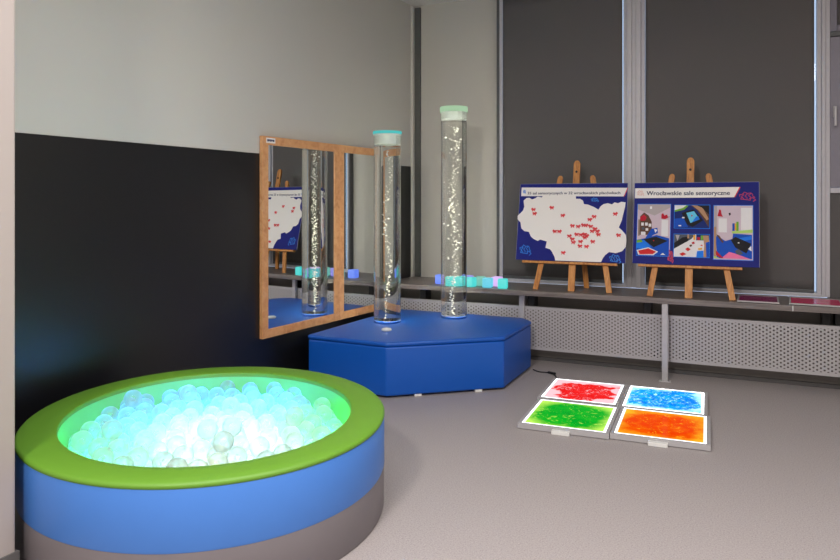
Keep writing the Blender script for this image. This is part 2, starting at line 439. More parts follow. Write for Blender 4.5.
# ------------------------------------------------------------------ shelf along the window wall
sh = thing('window_shelf', 'long grey wood-effect shelf running below the windows on steel posts', 'shelf', (0, 5.3, 0))
def rel(p, o): return (p[0]-o[0], p[1]-o[1], p[2]-o[2])
O = (0, 5.3, 0)
def rbox(name, lo, hi, m, parent, O, bevel=0.0): return box(name, rel(lo, O), rel(hi, O), m, parent, bevel)
bm = bmesh.new(); bm_prism(bm, [(-2.812, 0.0), (0.306, 0.0), (0.306, 0.525), (-1.93, 0.525), (-1.93, 0.595), (-2.78, 0.595)], 0.561, 0.600)
obj('board', bm, M['laminate'], sh, bevel=0.003)
rbox('board', (0.308, 5.3, 0.561), (XR-0.01, 5.825, 0.600), M['laminate'], sh, O, 0.003)
rbox('edge_joint', (0.304, 5.2985, 0.562), (0.310, 5.2998, 0.599), M['white_plastic'], sh, O)
for x, y in ((-0.507, 5.31), (0.72, 5.31), (-1.605, 5.425)):
    p = rbox('leg', (x-0.021, y, 0.006), (x+0.021, y+0.03, 0.561), M['steel'], sh, O, 0.004)
    rbox('foot_plate', (x-0.04, y-0.012, 0.0), (x+0.04, y+0.042, 0.006), M['steel'], p, O, 0.002)
for x in (-2.5, -1.545, -0.65, 0.52, 0.60, 1.6):
    rbox('bracket', (x-0.028, 5.49, 0.44), (x+0.028, 5.60, 0.560), M['dark'], sh, O, 0.004)

# perforated radiator covers
for x0, x1, lab in ((-2.79, -0.488, 'perforated grey steel radiator cover left of the shelf post, behind the blue podium'),
                    (-0.484, 2.2, 'perforated grey steel radiator cover right of the shelf post')):
    pc = thing('radiator_cover', lab, 'radiator cover', (0, 5.455, 0), 0, 'perforated radiator covers')
    box('perforated_sheet', (x0, 0, 0.12), (x1, 0.002, 0.452), M['perf'], pc)
    bm = bmesh.new(); bm_box(bm, (x0, 0, 0.452), (x1, 0.03, 0.457)); bm_box(bm, (x0, 0.0, 0.115), (x1, 0.03, 0.120))
    obj('edge_flange', bm, M['steel'], pc)
    bm = bmesh.new()
    bm.free()
    for x in (x0+0.1, (x0+x1)/2, x1-0.1): box('bracket', (x-0.015, 0.002, 0.13), (x+0.015, 0.163, 0.16), M['dark'], pc)

# ------------------------------------------------------------------ blue podium
pd = thing('podium', 'low royal blue padded corner podium carrying the two bubble tubes', 'podium', (-2.086, 4.806, 0))
def poly_inset(pts, d):
    n = len(pts); out = []
    for i in range(n):
        p0, p1, p2 = Vector(pts[i-1]), Vector(pts[i]), Vector(pts[(i+1) % n])
        e1 = (p1-p0).normalized(); e2 = (p2-p1).normalized()
        n1 = Vector((-e1.y, e1.x)); n2 = Vector((-e2.y, e2.x))
        m = (n1+n2); m /= max(0.3, m.dot(n1))
        out.append(tuple(p1+m*d))
    return out
PP = [(-2.765, 4.09), (-2.135, 4.07), (-1.497, 4.60), (-1.497, 5.28), (-1.60, 5.405), (-2.72, 5.405)]
PP = [(x+2.1, y-4.8) for x, y in PP]
bm = bmesh.new(); bm_prism(bm, poly_inset(PP, 0.004), 0.015, 0.338)
obj('base', bm, M['blue'], pd, smooth=True, bevel=0.014, seg=4)
bm = bmesh.new(); bm_prism(bm, PP, 0.339, 0.370)
obj('top_pad', bm, M['blue'], pd, smooth=True, bevel=0.0145, seg=4)
for x, y in ((-1.99, 4.24), (-1.66, 4.51), (-2.6, 5.2), (-2.62, 4.2), (-1.6, 5.2)):
    bm = bmesh.new(); bm_box(bm, (-0.025, -0.025, 0), (0.025, 0.025, 0.016))
    o = obj('foot', bm, M['white_plastic'], pd, bevel=0.002, loc=(x+2.1, y-4.8, 0)); o.rotation_euler.z = R(40)
o = bmesh.new(); bm_lathe(o, [(0, 0), (0.030, 0), (0.036, 0.004), (0.036, 0.012), (0.030, 0.017), (0.018, 0.019), (0.016, 0.016), (0, 0.016)], 32)
tag(obj('push_button', o, M['white_plastic'], smooth=True, loc=(-2.316, 4.455, 0.3705)), 'small round white button lying in front of the left bubble tube', 'button')

# ------------------------------------------------------------------ bubble tubes
def bubble_tube(loc, H, cap, label, seed, spread, n, lcol, e, rh):
    rnd = random.Random(seed)
    tb = thing('bubble_tube', label, 'bubble tube', (loc[0], loc[1], 0.371), 0, 'bubble tubes on the podium')
    bm = bmesh.new(); bm_lathe(bm, [(0.1035, 0.0), (0.105, 0.0), (0.105, H-0.03), (0.1035, H-0.03)], 64, close=True)
    obj('tube_wall', bm, M['acrylic'], tb, smooth=True)
    Wt = H-0.115
    bm = bmesh.new(); bm_lathe(bm, [(0, 0.020), (0.1030, 0.020), (0.1030, Wt), (0, Wt)], 96)
    wt = obj('water', bm, M['water'], tb, smooth=True)
    bm = bmesh.new(); bm_lathe(bm, [(0, 0.0), (0.102, 0.0), (0.102, 0.014), (0.05, 0.018), (0, 0.018)], 48)
    obj('base_disc', bm, M['blue'], tb, smooth=True)
    bm = bmesh.new(); bm_lathe(bm, [(0.090, H-0.100), (0.1020, H-0.100), (0.1025, H-0.035), (0.108, H-0.033), (0.109, H-0.012), (0.098, H-0.012), (0.090, H-0.02)], 64, close=True)
    obj('cap', bm, M['frost'], tb, smooth=True)
    bm = bmesh.new(); bm_lathe(bm, [(0.109, H-rh), (0.1105, H-rh), (0.1105, H), (0.103, H)], 64, close=True)
    obj('cap_ring', bm, cap, tb, smooth=True)
    bm = bmesh.new(); bm_lathe(bm, [(0, H-0.022), (0.0895, H-0.022), (0.0895, H-0.017), (0, H-0.017)], 64)
    obj('lid_plate', bm, M['frost'], tb, smooth=True)
    bm = bmesh.new()
    ph = rnd.random()*6
    for k in range(n):
        z = 0.03+(Wt-0.06)*(k+rnd.random())/n
        wob = 0.012*math.sin(z*9+ph)
        s = spread*(0.35+0.65*min(1, z/0.5))
        x = wob+rnd.gauss(0, s); y = 0.010*math.cos(z*7+ph)+rnd.gauss(0, s)
        if math.hypot(x, y) > 0.085: continue
        r = rnd.choice((0.002, 0.003, 0.004, 0.005, 0.006, 0.0075))*rnd.uniform(0.8, 1.2)
        bmesh.ops.create_icosphere(bm, subdivisions=1, radius=r, matrix=Matrix.Translation((x, y, z)) @ Matrix.Diagonal((1, 1, 0.8, 1)))
    b = obj('bubbles', bm, M['bubble'], tb); b['kind'] = 'stuff'
    for p in b.data.polygons: p.use_smooth = True
    for zz, en in ((0.05, e), (Wt*0.5, e*0.6), (Wt-0.05, e*0.4)):  # base LED, plus lights added up the column to brighten the bubbles
        d = bpy.data.lights.new('tube_led_and_fill', 'POINT'); d.energy = en; d.color = lcol; d.shadow_soft_size = 0.0
        l = bpy.data.objects.new('tube_led_and_fill', d); C.objects.link(l); l.location = (0.0, 0.0, zz); l.parent = tb
bubble_tube((-2.477, 4.779), 1.462, M['cap_cyan'], 'shorter clear water bubble tube with a cyan rim, nearest the mirrors', 5, 0.008, 150, (1.0, 0.95, 0.72), 20.0, 0.022)
bubble_tube((-2.094, 5.193), 1.678, M['cap_green'], 'taller clear water bubble tube with a pale green rim, right of the shorter one', 11, 0.018, 380, (1.0, 0.98, 0.82), 17.0, 0.042)

# ------------------------------------------------------------------ wall mirrors
U = Vector((WALLK, 1, 0)).normalized(); N = Vector((U.y, -U.x, 0))
ang = math.atan2(U.y, U.x)
MH = 1.358; MW = 0.866; FW = 0.058
def mirror(s, label, sticker=False):
    MA = ang-R(0.5); MU = Vector((math.cos(MA), math.sin(MA), 0))
    base = Vector((wx(3.80), 3.80, 0.378)) + N*0.006 + MU*s
    g = thing('wall_mirror', label, 'mirror', base, MA, 'wood framed mirrors on the black wall')
    # local x along the wall, local -y into the room
    def pr(pts): 
        bm = bmesh.new(); bm_prism(bm, pts, 0.0, 0.028, Matrix(((1, 0, 0, 0), (0, 0, -1, 0), (0, 1, 0, 0), (0, 0, 0, 1)))); return bm
    a, b = MW, MH
    for q in ([(0, 0), (a, 0), (a-FW, FW), (FW, FW)], [(0, b), (FW, b-FW), (a-FW, b-FW), (a, b)],
              [(0, 0), (FW, FW), (FW, b-FW), (0, b)], [(a, 0), (a, b), (a-FW, b-FW), (a-FW, FW)]):
        obj('frame_bar', pr(q), M['beech'], g, bevel=0.002)
    box('mirror_glass', (FW-0.004, -0.020, FW-0.004), (a-FW+0.004, -0.002, b-FW+0.004), M['mirror'], g)
    if sticker:
        st = box('maker_sticker', (0.035, -0.0292, b-0.045), (0.125, -0.0282, b-0.010), M['poster_white'], g)
        bm = bmesh.new()
        for k, (x0, x1) in enumerate(((0.044, 0.058), (0.060, 0.070), (0.073, 0.084), (0.086, 0.098), (0.101, 0.114))):
            bm_box(bm, (x0, -0.0298, b-0.035+0.002*(k % 2)), (x1, -0.0293, b-0.020))
        obj('print', bm, M['navy_ink'], st)
mirror(0.0, 'left wood-framed wall mirror, reflecting the map poster and bubble tubes', True)
mirror(MW+0.002, 'right wood-framed wall mirror, partly hidden by the shorter bubble tube')

# ------------------------------------------------------------------ ball pool
PC = (-2.083, 2.372); PA, PB = 0.800, 0.735; PH = 0.40
rotp = R(135.7)
pool = thing('ball_pool', 'round padded ball pool with green rim over blue and grey sides, by the black wall', 'ball pool', (PC[0], PC[1], 0), rotp)
KA, KB = PA, PB
def ring(name, prof, m):
    # profile given as inward offset from the outer outline
    bm = bmesh.new(); seg = 160; rings = []
    for d, z in prof:
        rings.append([bm.verts.new(((KA-d)*math.cos(2*math.pi*i/seg), (KB-d)*math.sin(2*math.pi*i/seg), z)) for i in range(seg)])
    for A, B in zip(rings, rings[1:]+rings[:1]):
        for i in range(seg): j = (i+1) % seg; bm.faces.new((A[i], A[j], B[j], B[i]))
    return obj(name, bm, m, pool, smooth=True)
IW = 0.142
ring('rim', [(0.0, 0.378), (-0.004, 0.383), (-0.004, 0.390), (0.001, 0.396), (0.008, 0.399), (0.05, 0.401), (0.095, 0.401), (IW-0.008, 0.399), (IW-0.002, 0.396), (IW, 0.390), (IW, 0.370)], M['green'])
ring('blue_band', [(0.0, 0.172), (-0.003, 0.18), (-0.003, 0.370), (0.0, 0.3775), (IW-0.01, 0.3775), (IW-0.01, 0.172)], M['blue_band'])
ring('grey_band', [(0.004, 0.0), (-0.001, 0.008), (-0.001, 0.165), (0.0, 0.1715), (IW-0.01, 0.1715), (IW-0.01, 0.0)], M['grey_band'])
ring('inner_lining', [(IW-0.0095, 0.20), (IW-0.001, 0.20), (IW+0.001, 0.3775), (IW-0.0095, 0.3775)], M['inner'])
bm = bmesh.new(); bm_lathe(bm, [(0, 0.0), (1, 0.0), (1, 0.230), (0, 0.230)], 96, KA-IW-0.002, KB-IW-0.002)
obj('floor_cushion', bm, M['white_plastic'], pool, smooth=True)
def led(x, y, r, col, st, name='light_disc'):
    m = emit('pool_led', col, st)
    bm = bmesh.new(); bm_lathe(bm, [(0, 0), (r, 0), (r, 0.006), (0, 0.006)], 40)
    inv = Matrix.Rotation(-rotp, 3, 'Z'); v = inv @ Vector((x-PC[0], y-PC[1], 0))
    obj(name, bm, m, pool, smooth=True, loc=(v.x, v.y, 0.231))

led(-2.05, 2.36, 0.25, (0.66, 0.95, 1.0, 1), 5.6)
led(-2.40, 2.60, 0.12, (0.02, 0.26, 1.0, 1), 27.5)
led(-2.13, 2.76, 0.13, (0.02, 0.34, 1.0, 1), 24.2)
led(-2.46, 2.30, 0.12, (0.03, 0.50, 1.0, 1), 10.1)
led(-2.38, 2.05, 0.11, (0.05, 1.0, 0.38, 1), 7.9)
led(-1.76, 2.68, 0.12, (0.05, 1.0, 0.25, 1), 8.4)
led(-2.12, 1.98, 0.09, (0.35, 1.0, 0.75, 1), 5.6)
led(-1.70, 2.36, 0.10, (0.75, 1.0, 0.80, 1), 5.6)
led(-1.83, 2.06, 0.07, (1.0, 0.75, 0.30, 1), 5.6)

# balls
BR = 0.0395
rnd = random.Random(42)
ia, ib = KA-IW-0.004, KB-IW-0.004
def inside(x, y, m): return (x/(ia-m))**2+(y/(ib-m))**2 < 1
pts = []
dx = BR*2*1.018; dy = dx*0.866
j = 0; yy = -ib
while yy < ib:
    xx = -ia+(dx/2 if j % 2 else 0)
    while xx < ia:
        if inside(xx, yy, BR+0.001): pts.append([xx+rnd.uniform(-.012, .012), yy+rnd.uniform(-.012, .012)])
        xx += dx
    yy += dy; j += 1
D = BR*2+0.0008
for it in range(120):
    for i in range(len(pts)):
        for k in range(i+1, len(pts)):
            ax_ = pts[k][0]-pts[i][0]; ay_ = pts[k][1]-pts[i][1]
            if abs(ax_) > D or abs(ay_) > D: continue
            d = math.hypot(ax_, ay_)
            if 1e-9 < d < D:
                q = (D-d)/d*0.5; pts[i][0] -= ax_*q; pts[i][1] -= ay_*q; pts[k][0] += ax_*q; pts[k][1] += ay_*q
    for p in pts:
        e = math.sqrt((p[0]/(ia-BR-0.001))**2+(p[1]/(ib-BR-0.001))**2)
        if e > 1: p[0] /= e; p[1] /= e
Z1 = 0.2375+BR
balls = [(p[0], p[1], Z1) for p in pts]
# second and third layers: each ball rests in a pocket of three
def pockets(layer, keep, cap):
    out = []; idx = list(range(len(layer))); cand = []
    for i in idx:
        nb = [k for k in idx if k > i and math.hypot(layer[k][0]-layer[i][0], layer[k][1]-layer[i][1]) < D*1.32]
        for a in range(len(nb)):
            for b in range(a+1, len(nb)):
                k, l = nb[a], nb[b]
                if math.dist(layer[k], layer[l]) < D*1.32:
                    P, Q, T = Vector(layer[i]), Vector(layer[k]), Vector(layer[l])
                    # point at distance 2*BR above the plane of three
                    n = (Q-P).cross(T-P)
                    if n.length < 1e-7: continue
                    if n.z < 0: n = -n
                    aa = Q-P; bb = T-P; nn = aa.cross(bb)
                    cc = P+((aa.length_squared*bb-bb.length_squared*aa).cross(nn))/(2*nn.length_squared)
                    r2 = (cc-P).length_squared; h2 = D*D-r2
                    if h2 <= 0: continue
                    c = cc+n.normalized()*math.sqrt(h2)
                    if inside(c.x, c.y, BR) : cand.append(tuple(c))
    rnd.shuffle(cand)
    for c in cand:
        if not keep(c): continue
        if all(math.dist(c, o) > D for o in out) and all(math.dist(c, o) > D*0.985 for o in layer):
            out.append(c)
            if len(out) >= cap: break
    return out
L2 = pockets(balls, lambda c: rnd.random() < 0.97, 125)
room = 298-len(balls)-len(L2)
print('BALLS', len(balls), len(L2))
L3 = pockets(L2, lambda c: inside(c[0], c[1], 0.17), max(0, min(8, room)))
allb = balls+L2+L3
bm = bmesh.new(); bmesh.ops.create_uvsphere(bm, u_segments=28, v_segments=18, radius=BR)
proto = None
crot, srot = math.cos(rotp), math.sin(rotp)
for bx, by, bz in allb:
    X_, Y_ = PC[0]+bx*crot-by*srot, PC[1]+bx*srot+by*crot
    if proto is None:
        o = obj('pool_ball', bm, M['ball'], smooth=True); proto = o; o.modifiers.clear()
    else:
        o = proto.copy(); C.objects.link(o)
    o.location = (X_, Y_, bz)
    o.rotation_euler = (rnd.uniform(0, 3), rnd.uniform(0, 3), 0)
    tag(o, 'translucent plastic ball glowing among many in the lit ball pool', 'ball', 'translucent balls filling the ball pool')

# ------------------------------------------------------------------ liquid floor tiles
def tile(cx, cy, mat, label, tab=False, lit=True, rz=R(2.4), z=0.0, hx=0.254, hy=0.268, gx=0.234, gy=0.253, group='glowing liquid tiles on the floor', H=0.034):
    g = thing('liquid_tile', label, 'floor tile', (cx, cy, z), rz, group)
    bm = bmesh.new()
    for lo, hi in (((-hx, -hy, 0.004), (hx, -gy, H)), ((-hx, gy, 0.004), (hx, hy, H)), ((-hx, -gy, 0.004), (-gx, gy, H)), ((gx, -gy, 0.004), (hx, gy, H))):
        bm_box(bm, lo, hi)
    bm_box(bm, (-gx, -gy, 0.004), (gx, gy, H-0.008))
    obj('housing', bm, M['steel'], g)
    box('liquid_screen', (-gx+0.0005, -gy+0.0005, H-0.0075), (gx-0.0005, gy-0.0005, H-0.001), mat, g)
    for sx in (-1, 1):
        for sy in (-1, 1):
            bm = bmesh.new(); bm_lathe(bm, [(0, 0), (0.012, 0), (0.012, 0.004), (0, 0.004)], 16)
            obj('foot', bm, M['rubber'], g, loc=(sx*(hx-0.02), sy*(hy-0.02), 0))
    if tab:
        box('connector_tab', (-0.055, -hy-0.032, 0.001), (0.045, -hy-0.0005, 0.022), M['white_plastic'], g, bevel=0.002)
    return g
tile(-0.962, 4.702, M['liq_red'], 'glowing liquid floor tile filled with red, next to the podium')
tile(-0.924, 4.143, M['liq_green'], 'glowing liquid floor tile filled with green and yellow', True)
tile(-0.452, 4.722, M['liq_blue'], 'glowing liquid floor tile filled with blue, by the shelf post')
tile(-0.414, 4.180, M['liq_orange'], 'glowing liquid floor tile filled with orange', True)
# unlit tiles leaning flat on the shelf
tile(0.100, 5.482, M['magentagel'], 'dark magenta liquid tile lying flat on the shelf, left of the bright pink one', z=0.600, rz=R(-1), hx=0.131, hy=0.168, gx=0.120, gy=0.155, group='unlit liquid tiles on the shelf', H=0.013)
tile(0.452, 5.485, M['pinkgel'], 'bright pink liquid tile lying flat on the shelf at the right', z=0.600, rz=R(-3), hx=0.158, hy=0.168, gx=0.147, gy=0.157, group='unlit liquid tiles on the shelf', H=0.013)

# cable with inline switch
bm = bmesh.new()
cp = [(-1.46, 5.25, 0.005), (-1.40, 5.20, 0.005), (-1.33, 5.20, 0.005), (-1.27, 5.15, 0.005), (-1.235, 5.07, 0.005), (-1.215, 5.00, 0.008), (-1.19, 4.975, 0.015)]
def cr(p0, p1, p2, p3, t): return 0.5*((2*p1)+(-p0+p2)*t+(2*p0-5*p1+4*p2-p3)*t*t+(-p0+3*p1-3*p2+p3)*t**3)
V = [Vector(p) for p in cp]; V = [V[0]]+V+[V[-1]]; path = []
for i in range(1, len(V)-2):
    for k in range(6): path.append(cr(V[i-1], V[i], V[i+1], V[i+2], k/6))
path.append(V[-1])
bm_tube(bm, path, 0.0045)
cab = tag(obj('power_cable', bm, M['rubber'], smooth=True), 'thin black power cable running from the podium to the red tile', 'cable')
bm = bmesh.new(); bm_box(bm, (-0.035, -0.011, 0), (0.035, 0.011, 0.016))
sw = obj('inline_switch', bm, M['rubber'], cab, bevel=0.004, loc=(-1.30, 5.185, 0.001)); sw.rotation_euler.z = R(-28)

# ------------------------------------------------------------------ light cubes
def cube(x, y, rz, col, st, label, s=0.076):
    bm = bmesh.new(); bm_box(bm, (-s/2, -s/2, 0), (s/2, s/2, s))
    t = NT('cube_glow')
    sp = t.n('ShaderNodeEmission'); sp.inputs[0].default_value = col; sp.inputs[1].default_value = st
    df = t.bsdf((0.12, 0.16, 0.16, 1), 0.4)
    ad = t.n('ShaderNodeAddShader'); t.l(sp.outputs[0], ad.inputs[0]); t.l(df.outputs[0], ad.inputs[1])
    o = obj('light_cube', bm, t.done(ad), bevel=0.008, seg=3, smooth=True, loc=(x, y, 0.6005)); o.rotation_euler.z = rz
    tag(o, label, 'light cube', 'glowing cubes on the shelf')
cy_ = (0.03, 0.66, 0.62, 1)
cube(-1.745, 5.375, R(12), cy_, 0.9, 'glowing cyan cube at the right end of the row on the shelf')
cube(-1.835, 5.500, R(-8), (0.72, 0.42, 0.90, 1), 0.9, 'glowing pink cube just behind the rightmost cyan cube')
cube(-1.875, 5.385, R(5), (0.08, 0.55, 0.72, 1), 0.9, 'glowing blue-cyan cube in the middle front of the row on the shelf')
cube(-1.965, 5.470, R(20), (0.16, 0.55, 0.42, 1), 0.7, 'dim greenish glowing cube behind the middle of the row')
cube(-2.02, 5.372, R(-10), cy_, 0.85, 'glowing cyan cube just right of the taller bubble tube')
cube(-2.085, 5.490, R(4), (0.30, 0.20, 0.80, 1), 0.8, 'glowing violet cube behind the cyan one beside the taller bubble tube')
cube(-2.20, 5.40, R(10), cy_, 0.85, 'glowing cyan cube on the shelf behind the taller bubble tube')
cube(-2.32, 5.46, R(-6), (0.12, 0.22, 0.95, 1), 0.9, 'glowing blue cube at the left end of the row, behind the tubes')

# ------------------------------------------------------------------ easels and posters
TH = math.atan(0.22)
def easel(cx, y0, wl_, wr_, tl_, tr_, ll, lr, label, mx_top, ledz, bx):
    g = thing('easel', label, 'easel', (cx, y0, 0.601), 0, 'wooden easels on the shelf')
    T = Matrix.Rotation(-TH, 4, 'X')
    def board(name, x0, x1, z0, z1, w=0.045, th=0.018, yo=0.0, taper=None):
        # flat board from (x0,z0) to (x1,z1) in the leaning plane
        L = math.hypot(x1-x0, z1-z0); a = math.atan2(x1-x0, z1-z0)
        pts = [(-w/2, 0), (w/2, 0), (w/2, L-w*0.45), (w*0.28, L-w*0.08), (0, L), (-w*0.28, L-w*0.08), (-w/2, L-w*0.45)]
        F = Matrix(((1, 0, 0, 0), (0, 0, 1, 0), (0, 1, 0, 0), (0, 0, 0, 1)))
        bm = bmesh.new()
        bm_prism(bm, pts, yo, yo+th, T @ Matrix.Translation((x0, 0, z0)) @ Matrix.Rotation(a, 4, 'Y') @ F)
        for v in bm.verts: v.co.z = max(v.co.z, 0.0)
        return obj(name, bm, M['pine'], g, bevel=0.002)
    board('mast', 0, mx_top, 0, 1.05, 0.052)
    board('leg', wl_, tl_, 0, 0.925, 0.042)
    board('leg', wr_, tr_, 0, 0.925, 0.042)
    bm = bmesh.new(); bm_box(bm, (ll, -0.030, ledz), (lr, 0.0, ledz+0.018), T); obj('ledge', bm, M['pine'], g, bevel=0.002)
    bm = bmesh.new(); bm_box(bm, (tl_-0.03, 0.018, 0.80), (tr_+0.03, 0.034, 0.85), T); obj('crossbar', bm, M['pine'], g, bevel=0.002)
    # rear leg leaning the other way
    bm = bmesh.new(); p0 = Vector((0.0, 0.205, 0.82)); p1 = Vector((bx, 0.258, 0.0))
    d = p1-p0; a = 0.02
    vs = [bm.verts.new(p+Vector((sx*a, sy*0.009, 0))) for p in (p0, p1) for sx, sy in ((-1, -1), (1, -1), (1, 1), (-1, 1))]
    for q in ((0, 1, 2, 3), (7, 6, 5, 4), (0, 4, 5, 1), (1, 5, 6, 2), (2, 6, 7, 3), (3, 7, 4, 0)): bm.faces.new([vs[i] for i in q])
    obj('rear_leg', bm, M['pine'], g, bevel=0.002)
    bm = bmesh.new(); bm_lathe(bm, [(0, 0), (0.009, 0), (0.009, 0.006), (0, 0.008)], 16, mat=T @ Matrix.Translation((mx_top*0.9, 0, 0.955)) @ Matrix.Rotation(R(90), 4, 'X'))
    obj('bolt', bm, M['dark'], g)
    return g
easel(-1.205, 5.405, -0.283, 0.290, -0.125, 0.125, -0.395, 0.345, 'wooden table easel holding the white map poster on the shelf', 0.0, 0.208, 0.07)
easel(-0.352, 5.375, -0.268, 0.290, -0.125, 0.122, -0.352, 0.352, 'wooden table easel holding the poster of room photographs on the shelf', 0.0, 0.215, -0.02)

class Poster:
    """flat board in the leaning plane; u right and v down, both in metres from the top left corner"""
    def __init__(s, cx, y0, z0, w, h, label, gname='poster_board'):
        s.w, s.h = w, h
        s.g = thing('poster', label, 'poster', (cx, y0, z0), 0, 'posters on the easels')
        s.T = Matrix.Rotation(-TH, 4, 'X')
        s.lvl = 0
        bm = bmesh.new(); bm_box(bm, (-w/2, 0, 0), (w/2, 0.006, h), s.T); s.board = obj('board', bm, [M['poster_blue']], s.g, bevel=0.0006, seg=1)
        bm = bmesh.new()
        for lo, hi in (((-w/2-0.002, 0.0005, 0), (-w/2, 0.0055, h)), ((w/2, 0.0005, 0), (w/2+0.002, 0.0055, h)), ((-w/2, 0.0005, h), (w/2, 0.0055, h+0.002))): bm_box(bm, lo, hi, s.T)
        obj('board_edge', bm, M['foam'], s.g)
    def add(s, bm, pts, lvl, idx=0):
        e = 0.0004*lvl
        F = s.T @ Matrix(((1, 0, 0, -s.w/2), (0, 0, 1, -e-0.0003), (0, -1, 0, s.h), (0, 0, 0, 1)))
        bm_prism(bm, pts, 0.0, 0.0003, F, idx)
    def shape(s, name, mats, polys, parent=None):
        """polys: list of (points, level, material index)"""
        bm = bmesh.new()
        for pts, lv, ix in polys: s.add(bm, pts, lv, ix)
        return obj(name, bm, mats, parent or s.g)
    def line(s, name, mat, strokes, wdt, lvl, parent=None):
        bm = bmesh.new()
        for st in strokes:
            for (x0, y0), (x1, y1) in zip(st, st[1:]):
                d = math.hypot(x1-x0, y1-y0) or 1e-6; nx, ny = -(y1-y0)/d*wdt/2, (x1-x0)/d*wdt/2
                ex, ey = (x1-x0)/d*wdt/3, (y1-y0)/d*wdt/3
                s.add(bm, [(x0+nx-ex, y0+ny-ey), (x0-nx-ex, y0-ny-ey), (x1-nx+ex, y1-ny+ey), (x1+nx+ex, y1+ny+ey)], lvl)
        return obj(name, bm, mat, parent or s.g)
    def text(s, body, u, v, size, width, mat, lvl):
        cu = bpy.data.curves.new('title_text', 'FONT'); cu.body = body; cu.size = size; cu.extrude = 0.0001; cu.offset = size*0.010
        cu.materials.append(mat)
        o = bpy.data.objects.new('title_text', cu); C.objects.link(o)
        bpy.context.view_layer.update()
        k = width/max(1e-4, o.dimensions.x)
        me = bpy.data.meshes.new_from_object(o.evaluated_get(bpy.context.evaluated_depsgraph_get()))
        bpy.data.objects.remove(o)
        F = s.T @ Matrix(((k, 0, 0, u-s.w/2), (0, 0, -1, -0.0004*lvl-0.0004), (0, 1, 0, s.h-v), (0, 0, 0, 1)))
        b2 = bmesh.new(); b2.from_mesh(me)
        b3 = b2.copy(); bmesh.ops.translate(b3, verts=b3.verts[:], vec=(size*0.022, 0, 0))
        m3_ = bpy.data.meshes.new('t'); b3.to_mesh(m3_); b2.from_mesh(m3_); b2.to_mesh(me); b2.free(); b3.free()
        me.transform(F); me.materials.clear(); me.materials.append(mat)
        t_ = bpy.data.objects.new('title_text', me); C.objects.link(t_); t_.parent = s.g
        return t_

def doodle(cx, cy, w, h, seed):
    """small brain-like scribble"""
    r = random.Random(seed); out = []
    pts = []
    for i in range(15):
        a = math.pi+math.pi*1.9*i/14; k = 0.85+0.2*math.sin(i*2.6)
        pts.append((cx+w/2*math.cos(a)*k, cy+h/2*math.sin(a)*k))
    out.append(pts)
    for q in range(3):
        x = cx+w*(-0.25+0.22*q); out.append([(x+w*0.07*math.sin(i*1.3+q), cy-h*0.32+h*0.6*i/6) for i in range(7)])
    out.append([(cx+w*0.35, cy+h*0.15), (cx+w*0.55, cy+h*0.42), (cx+w*0.4, cy+h*0.6)])
    return out

# poster 1: map
P1 = Poster(-1.225, 5.418, 0.832, 0.850, 0.620, 'poster with a white map and small red markers, on the left easel')
sx_, sy_ = 0.850/372, 0.620/266
def mp1(x, y): return ((x-67)*sx_, (y-119)*sy_)
P1.shape('title_banner', [M['poster_white'], M['red_ink']], [([mp1(*p) for p in ((72, 131), (438, 135), (427, 164), (72, 162))], 1, 0), ([mp1(*p) for p in ((438, 135), (441, 135), (430, 164), (427, 164))], 1, 1)])
MAP = [(82, 178), (92, 169), (104, 168), (112, 174), (124, 170), (132, 164), (148, 167), (152, 158), (266, 158), (268, 172), (282, 172), (292, 178), (296, 190), (310, 192), (330, 200), (346, 209), (352, 198), (362, 190), (376, 187), (390, 191), (398, 184), (410, 187), (420, 182), (434, 184), (433, 200), (428, 222), (424, 244), (415, 268), (428, 280), (438, 292), (441, 310), (439, 332), (428, 346), (408, 353), (386, 350), (374, 360), (366, 372), (361, 384), (207, 384), (204, 372), (192, 352), (186, 346), (170, 342), (174, 320), (150, 314), (142, 319), (126, 312), (116, 304), (108, 288), (92, 286), (80, 276), (76, 256), (64, 244), (64, 232), (72, 224), (82, 214), (86, 200)]
P1.shape('map_area', M['poster_white'], [([mp1(*p) for p in MAP], 2, 0)])
MK = [(120, 210), (125, 224), (185, 203), (225, 230), (200, 285), (216, 285), (260, 265), (280, 267), (297, 262), (306, 263), (322, 266), (318, 243), (332, 233), (328, 282), (337, 274), (345, 282), (349, 293), (251, 300), (262, 310), (266, 321), (276, 294), (291, 295), (303, 293), (310, 298), (304, 304), (290, 318), (289, 333), (311, 334), (331, 317), (402, 223), (415, 294), (233, 357)]
mk = [(-6, -4), (-3, -6), (0, -3), (5, -5), (7, -1), (4, 1), (6, 5), (3, 5), (1, 2), (-1, 5), (-4, 6), (-4, 1), (-7, 0)]
for i, (x, y) in enumerate(MK):
    f = -1 if i % 2 else 1
    q = [mp1(x+f*a*1.25, y+b*1.15) for a, b in mk]
    P1.shape('marker', M['red_ink'], [(q if f > 0 else q[::-1], 3, 0)])
P1.text('35 sal sensorycznych w 32 wrocławskich placówkach', *mp1(94, 156), 0.030, 321*sx_, M['navy_ink'], 2)
P1.line('doodle', M['cyan_ink'], doodle(*mp1(98, 350), 0.095, 0.075, 1), 0.005, 3)
P1.line('doodle', M['cyan_ink'], doodle(*mp1(405, 370), 0.085, 0.060, 2), 0.005, 3)
P1.line('doodle', M['cyan_ink'], doodle(*mp1(331, 175), 0.060, 0.030, 3), 0.004, 3)
P1.line('doodle', M['cyan_ink'], doodle(*mp1(83, 146), 0.024, 0.030, 4), 0.003, 3)

